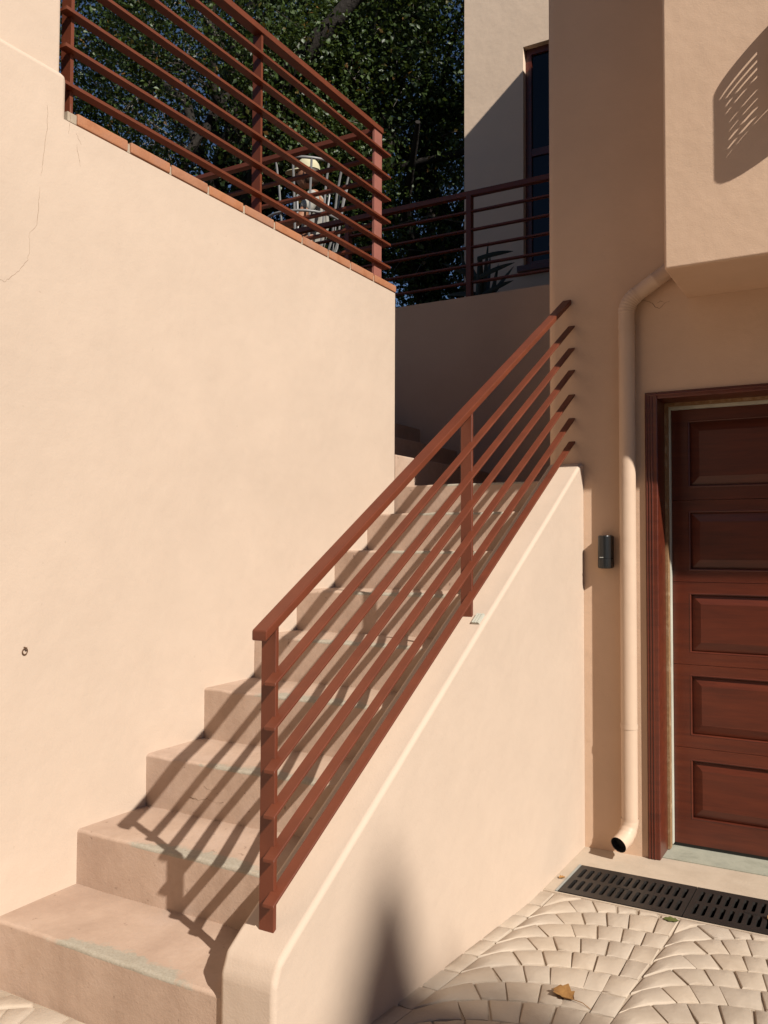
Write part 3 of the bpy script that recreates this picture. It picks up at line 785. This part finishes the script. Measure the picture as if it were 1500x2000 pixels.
tree('ivy_covered_tree', 'leafy ivy covered tree beside the pale house wing', (-4.0, 12.3, 3.1), (-3.9, 11.8, 7.0), (2.3, 2.0, 5.2), 620, 240, .060, M_leaf2, .20)

tree('shading_tree', 'unseen evergreen tree added over the house roof to shade the trees', (-2.4, 10.6, 2.95), (-1.7, 8.6, 10.7), (3.2, 2.4, 2.6), 90, 150, .075, M_leaf, .26, hollow=.3)  # out-of-view crown added as an occluder to darken the visible trees
# cypress on the far side of the drive, its tip shades the foot of the stair wall
def cypress(base, H, tips):
    e_ = empty('cypress_tree', base, 'tall narrow cypress standing across the driveway', 'tree')
    obj('trunk', MB().tube([base, (base[0], base[1], base[2]+H*.9)], [.16, .03], 10), M_bark, e_)
    n = 60000; cs = []; 
    for (tx, ty, tzp, wgt, slope_, rmax) in tips:
        m_ = int(n*wgt); dd = rng.random(m_)**.75*(tzp-base[2]-.3)
        rr = np.minimum(rmax, .02+slope_*dd)*np.sqrt(rng.random(m_))*(.85+.3*np.sin(dd*9))
        a = rng.random(m_)*2*math.pi
        cs.append(np.stack([tx+rr*np.cos(a), ty+rr*np.sin(a), tzp-dd], 1))
    m_ = int(n*.25); dd = rng.random(m_)**1.5*1.6; tx, ty, tzp, _, slope_, rmax = tips[0]
    rr = (.02+slope_*dd)*np.sqrt(rng.random(m_)); a = rng.random(m_)*2*math.pi
    cs.append(np.stack([tx+rr*np.cos(a), ty+rr*np.sin(a), tzp-dd], 1))
    cen = np.concatenate(cs)
    o = leaves_mesh('crown', cen, rng.normal(size=cen.shape), rng.uniform(.06, .12, len(cen)), M_cyp, e_, base); o['kind'] = 'stuff'
K = 16.0
cx_, cy_ = -1.216+1.2*K, 2.17-.534*K
cypress((cx_, cy_, -.02), .29+K, [(cx_, cy_, .29+K, .7, .46, .58), (cx_+.05, cy_+.37, .02+K, .12, .25, .2)])

# unseen hedges added behind the viewpoint to cut sky and bounce fill
def shade_hedge(a, b, label, nl):
    a, b = Vector(a), Vector(b); e_ = empty('shade_hedge', ((a.x+b.x)/2, (a.y+b.y)/2, a.z), label, 'shade_hedge', 'hedges added to cut fill light')
    n_ = nl; p = rng.random((n_, 3)); ax = rng.integers(0, 3, n_); sd = rng.integers(0, 2, n_)
    for k in range(3):
        mk = ax == k; p[mk, k] = np.where(sd[mk] == 1, 1, np.where(k == 2, 1, 0))
    cen = np.array(a)+p*(np.array(b)-np.array(a))+rng.normal(size=(n_, 3))*.06
    leaves_mesh('foliage', cen, rng.normal(size=(n_, 3))+.6*(p-.5), rng.uniform(.08, .16, n_), M_leaf, e_, tuple(a))['kind'] = 'stuff'
    obj('core', MB().box(a+Vector((.08, .08, 0)), b-Vector((.08, .08, .08))), M_hill, e_)
shade_hedge((-6.5, -4.6, 0), (3.6, -3.4, 5.2), 'unseen tall hedge across the forecourt facing the stairs', 26000)
shade_hedge((5.2, -3.2, -.05), (6.2, 3.3, 1.9), 'unseen low hedge along the side of the forecourt', 9000)

# ------------------------------------------------------------------ agave behind the far railing
ag = empty('agave_plant', (-2.50, 5.85, 2.90), 'spiky dark agave with sword leaves behind the far railing post', 'plant')
def sword(base, tip, wdt, sag=.02):
    b_, t2 = Vector(base), Vector(tip); d = (t2-b_); side = d.cross(Vector((0, 1, 0)))
    if side.length < .01: side = Vector((1, 0, 0))
    side.normalize(); dep = d.cross(side).normalized(); vs = []; fs = []; n = 8
    for i in range(n):
        s = i/(n-1); c = b_+d*s+Vector((0, 0, sag*math.sin(math.pi*s))); w_ = wdt*(.75+.6*s-.3*s*s)*(1-s**3)+.0012
        vs += [c+side*w_, c+dep*w_*.35, c-side*w_, c-dep*w_*.12]
    for i in range(n-1):
        for k in range(4): a = i*4+k; q = i*4+(k+1) % 4; fs.append((a, q, q+4, a+4))
    fs += [(3, 2, 1, 0), tuple(4*(n-1)+k for k in range(4))]
    return MB().add(vs, fs)
for b0, tp_ in (((-2.50, 5.72, 3.335), (-2.215, 5.70, 3.338)), ((-2.49, 5.74, 3.205), (-2.205, 5.70, 3.255)), ((-2.47, 5.74, 3.07), (-2.215, 5.70, 3.128)), ((-2.50, 5.80, 2.93), (-2.44, 5.78, 3.47)), ((-2.43, 5.76, 2.92), (-2.345, 5.74, 3.28)),
                ((-2.54, 5.80, 2.95), (-2.67, 5.78, 3.46)), ((-2.53, 5.78, 3.2), (-2.80, 5.75, 3.36)), ((-2.53, 5.80, 3.1), (-2.84, 5.9, 3.16)), ((-2.52, 5.86, 3.1), (-2.70, 6.05, 3.42)), ((-2.50, 5.88, 3.0), (-2.55, 6.08, 3.48)), ((-2.48, 5.86, 3.05), (-2.36, 6.08, 3.36)), ((-2.53, 5.76, 3.05), (-2.68, 5.68, 3.22))):
    obj('leaf', sword(b0, tp_, .019, .008), M_agave, ag, smooth=60)
obj('stem', MB().tube([(-2.505, 5.80, 2.89), (-2.51, 5.79, 3.1), (-2.505, 5.78, 3.36)], [.035, .032, .018], 9), M_agave, ag, smooth=60)
# small fern behind the coping
fe = empty('fern_plant', (-3.4, 3.3, 2.604), 'small bright green fern on the terrace behind the railing', 'plant')
for k in range(16):
    a = 2*math.pi*k/16+rs.uniform(-.2, .2); L = rs.uniform(.16, .26)
    obj('leaf', sword((-3.4, 3.3, 3.02), (-3.4+L*math.cos(a), 3.3+L*math.sin(a)*.8, 3.02+rs.uniform(.02, .16)), .011, .04), M_fern, fe, smooth=60)
obj('stem', MB().tube([(-3.4, 3.3, 2.604), (-3.39, 3.31, 2.8), (-3.4, 3.3, 3.03)], [.03, .024, .018], 8), M_bark, fe)

# ------------------------------------------------------------------ seated person in a wrought iron chair
# local frame: F = facing direction, S = person's right, base at the chair seat centre
PO = Vector((-4.31, 6.10, 3.24))
F = Vector((-.93, -.37, 0)).normalized(); S = Vector((F.y, -F.x, 0))
def L(f, s, z): return PO+F*f+S*s+Vector((0, 0, z))
def skin(name, verts, edges, radii, mat, parent, sub=2, root=0):
    me = bpy.data.meshes.new('tmp'); me.from_pydata([tuple(v) for v in verts], edges, []); me.update()
    o = bpy.data.objects.new('tmp', me); sc.collection.objects.link(o)
    o.modifiers.new('skin', 'SKIN'); s_ = o.modifiers.new('sub', 'SUBSURF'); s_.levels = sub; s_.render_levels = sub
    for i, v in enumerate(me.skin_vertices[0].data):
        r_ = radii[i]; v.radius = r_ if isinstance(r_, tuple) else (r_, r_); v.use_root = (i == root)
    dg = bpy.context.evaluated_depsgraph_get(); dg.update()
    m2 = bpy.data.meshes.new_from_object(o.evaluated_get(dg))
    vs = [tuple(v.co) for v in m2.vertices]; fs = [tuple(p.vertices) for p in m2.polygons]
    bpy.data.objects.remove(o); bpy.data.meshes.remove(me)
    return obj(name, MB().add(vs, fs), mat, parent, smooth=80)
SEAT = .44
ch = empty('iron_chair', tuple(PO), 'grey wrought iron barrel chair with hooped bars on the garden terrace', 'chair')
def ringpts(rad, z, a0, a1, n=24, c=0.0):
    return [L(c+rad*math.cos(a0+(a1-a0)*i/n), rad*math.sin(a0+(a1-a0)*i/n), z) for i in range(n+1)]
obj('seat', MB().tube(ringpts(.235, SEAT, 0, 2*math.pi, 28), .012, 8).tube([L(-.23, 0, SEAT), L(.23, 0, SEAT)], .008, 6).tube([L(0, -.23, SEAT), L(0, .23, SEAT)], .008, 6).tube(ringpts(.12, SEAT, 0, 2*math.pi, 20), .007, 6), M_iron, ch, smooth=60)
A0, A1 = math.radians(68), math.radians(292)
obj('top_hoop', MB().tube(ringpts(.40, 1.22, A0, A1), .013, 8), M_iron, ch, smooth=60)
obj('arm_hoop', MB().tube(ringpts(.33, .80, math.radians(35), math.radians(325)), .012, 8), M_iron, ch, smooth=60)
for i in range(11):
    a = A0+(A1-A0)*i/10
    P_ = [L(r_*math.cos(a), r_*math.sin(a), z) for r_, z in ((.235, SEAT), (.30, .62), (.325, .80), (.35, 1.0), (.40, 1.22))]
    obj('back_bar', MB().tube(P_, .0105, 6), M_iron, ch, smooth=60)
for a in (45, 135, 225, 315):
    a = math.radians(a)
    obj('leg', MB().tube([L(.22*math.cos(a), .22*math.sin(a), SEAT), L(.25*math.cos(a), .25*math.sin(a), .2), L(.30*math.cos(a), .30*math.sin(a), 0.001)], .011, 8), M_iron, ch, smooth=60)
pe = empty('person', tuple(PO+Vector((0, 0, SEAT+.012))), 'seated person in cream cap and grey shirt with bare legs in the iron chair', 'person')
H0 = SEAT+.10
# body: pelvis, spine, neck, legs, arms as one surface
V = []; E_ = []; Rr = []
def addv(p, r_, link=None):
    V.append(p); Rr.append(r_)
    if link is not None: E_.append((link, len(V)-1))
    return len(V)-1
pel = addv(L(-.06, 0, H0), (.13, .105))
wst = addv(L(-.10, 0, H0+.18), (.125, .095), pel); chs = addv(L(-.12, 0, H0+.36), (.145, .105), wst)
nkb = addv(L(-.10, 0, H0+.50), (.07, .065), chs); nk = addv(L(-.075, 0, H0+.57), (.05, .05), nkb)
for sgn, knz in ((1, .02), (-1, .05)):
    h_ = addv(L(.0, sgn*.09, H0-.01), .085, pel); t1 = addv(L(.20, sgn*.11, H0+.02), .075, h_); kn = addv(L(.42, sgn*.12, H0+.03+knz), .058, t1)
    c1 = addv(L(.47, sgn*.12, H0-.15+knz), .052, kn); an_ = addv(L(.44, sgn*.12, .085), .036, c1); ft = addv(L(.58, sgn*.13, .045), .032, an_)
    sh = addv(L(-.12, sgn*.17, H0+.43), .058, chs); el = addv(L(-.02, sgn*.24, H0+.20), .042, sh); wr = addv(L(.20, sgn*.18, H0+.16), .030, el)
    hd = addv(L(.27, sgn*.16, H0+.15), .030, wr)
    for k in range(4):
        f1 = addv(L(.325, sgn*(.135+.017*k), H0+.150), .0095, hd); addv(L(.36+.006*(k in (1, 2)), sgn*(.135+.017*k), H0+.128), .008, f1)
    th = addv(L(.295, sgn*.118, H0+.155), .0105, hd); addv(L(.325, sgn*.100, H0+.14), .009, th)
bd = skin('body', V, E_, Rr, M_skin, pe, 2)
hc = L(-.035, 0, H0+.70)
def ell(c, r_, n=16, m_=12, fn=None):
    vs = []; fs = []
    for i in range(m_+1):
        ph = math.pi*i/m_
        for k in range(n):
            a = 2*math.pi*k/n; p = Vector((r_[0]*math.sin(ph)*math.cos(a), r_[1]*math.sin(ph)*math.sin(a), r_[2]*math.cos(ph)))
            if fn: p = fn(p)
            vs.append(c+F*p.x+S*p.y+Vector((0, 0, p.z)))
    for i in range(m_):
        for k in range(n): a = i*n+k; q = i*n+(k+1) % n; fs.append((a, q, q+n, a+n))
    return vs, fs
def face(p):
    q = p.copy()
    if p.x > .05 and abs(p.y) < .03 and -.05 < p.z < .02: q.x += .022*(1-abs(p.y)/.03)
    if p.z < -.05: q.x += .012; q.y *= .86
    return q
hb = MB()
for c_, r_, fn in ((hc, (.098, .076, .122), face), (hc+S*.076+Vector((0, 0, -.01)), (.02, .012, .032), None), (hc-S*.076+Vector((0, 0, -.01)), (.02, .012, .032), None)):
    hb.add(*ell(c_, r_, fn=fn))
head = obj('head', hb, M_skin, pe, smooth=80)
for sgn in (1, -1):
    obj('eye', MB().add(*ell(hc+F*.083+S*sgn*.032+Vector((0, 0, .012)), (.012, .014, .010), 8, 6)), M_hair, head, smooth=80)
obj('mouth', MB().add(*ell(hc+F*.094+Vector((0, 0, -.062)), (.008, .022, .006), 8, 6)), M_rail, head, smooth=80)
obj('hair', MB().add(*ell(hc-F*.014+Vector((0, 0, -.005)), (.098, .082, .112), fn=lambda p: Vector((min(p.x, .02), p.y, max(p.z, -.085))))), M_hair, pe, smooth=80)
cp = obj('cap', MB().add(*ell(hc+Vector((0, 0, .035)), (.112, .090, .118), fn=lambda p: Vector((p.x, p.y, max(p.z, .0))))), M_cap, pe, smooth=80)
br_ = MB(); vs = []
for i in range(13):
    a = math.radians(-78+156*i/12)
    for rr_, zz in ((.085, .037), (.085+.095*math.cos(a*.92), .028)):
        vs.append(hc+F*(rr_*math.cos(a)+.022)+S*(max(.085, rr_*.62)*math.sin(a))+Vector((0, 0, zz)))
n = len(vs); vs2 = vs+[v-Vector((0, 0, .004)) for v in vs]
fs = [(2*i, 2*i+1, 2*i+3, 2*i+2) for i in range(12)]
br_.add(vs2, fs+[tuple(j+n for j in f)[::-1] for f in fs]+[(2*i+1, 2*i+3, 2*i+3+n, 2*i+1+n) for i in range(12)])
obj('brim', br_, M_cap, cp, smooth=80)
obj('cap_print', MB().add(*ell(hc+F*.085+S*.045+Vector((0, 0, .095)), (.018, .022, .014), 8, 6)), M_blue, cp, smooth=80)
# shirt and shorts follow the body
V = []; E_ = []; Rr = []
a = addv(L(-.065, 0, H0-.02), (.145, .125)); b_ = addv(L(-.10, 0, H0+.18), (.14, .115), a); c = addv(L(-.12, 0, H0+.36), (.16, .122), b_); d = addv(L(-.105, 0, H0+.49), (.085, .08), c)
for sgn in (1, -1):
    s1 = addv(L(-.12, sgn*.17, H0+.43), .074, c); addv(L(-.06, sgn*.215, H0+.29), .062, s1)
skin('shirt', V, E_, Rr, M_cloth, pe, 2)
V = []; E_ = []; Rr = []
a = addv(L(-.06, 0, H0-.035), (.15, .10))
for sgn in (1, -1):
    s1 = addv(L(.01, sgn*.09, H0-.012), .098, a); addv(L(.10, sgn*.10, H0+.008), .094, s1)
skin('shorts', V, E_, Rr, M_short, pe, 2)
for sgn, in ((1,), (-1,)):
    obj('shoe', MB().add(*ell(L(.53, sgn*.13, .045), (.125, .045, .045), fn=lambda p: Vector((p.x, p.y, max(p.z, -.044))))), M_black, pe, smooth=80)
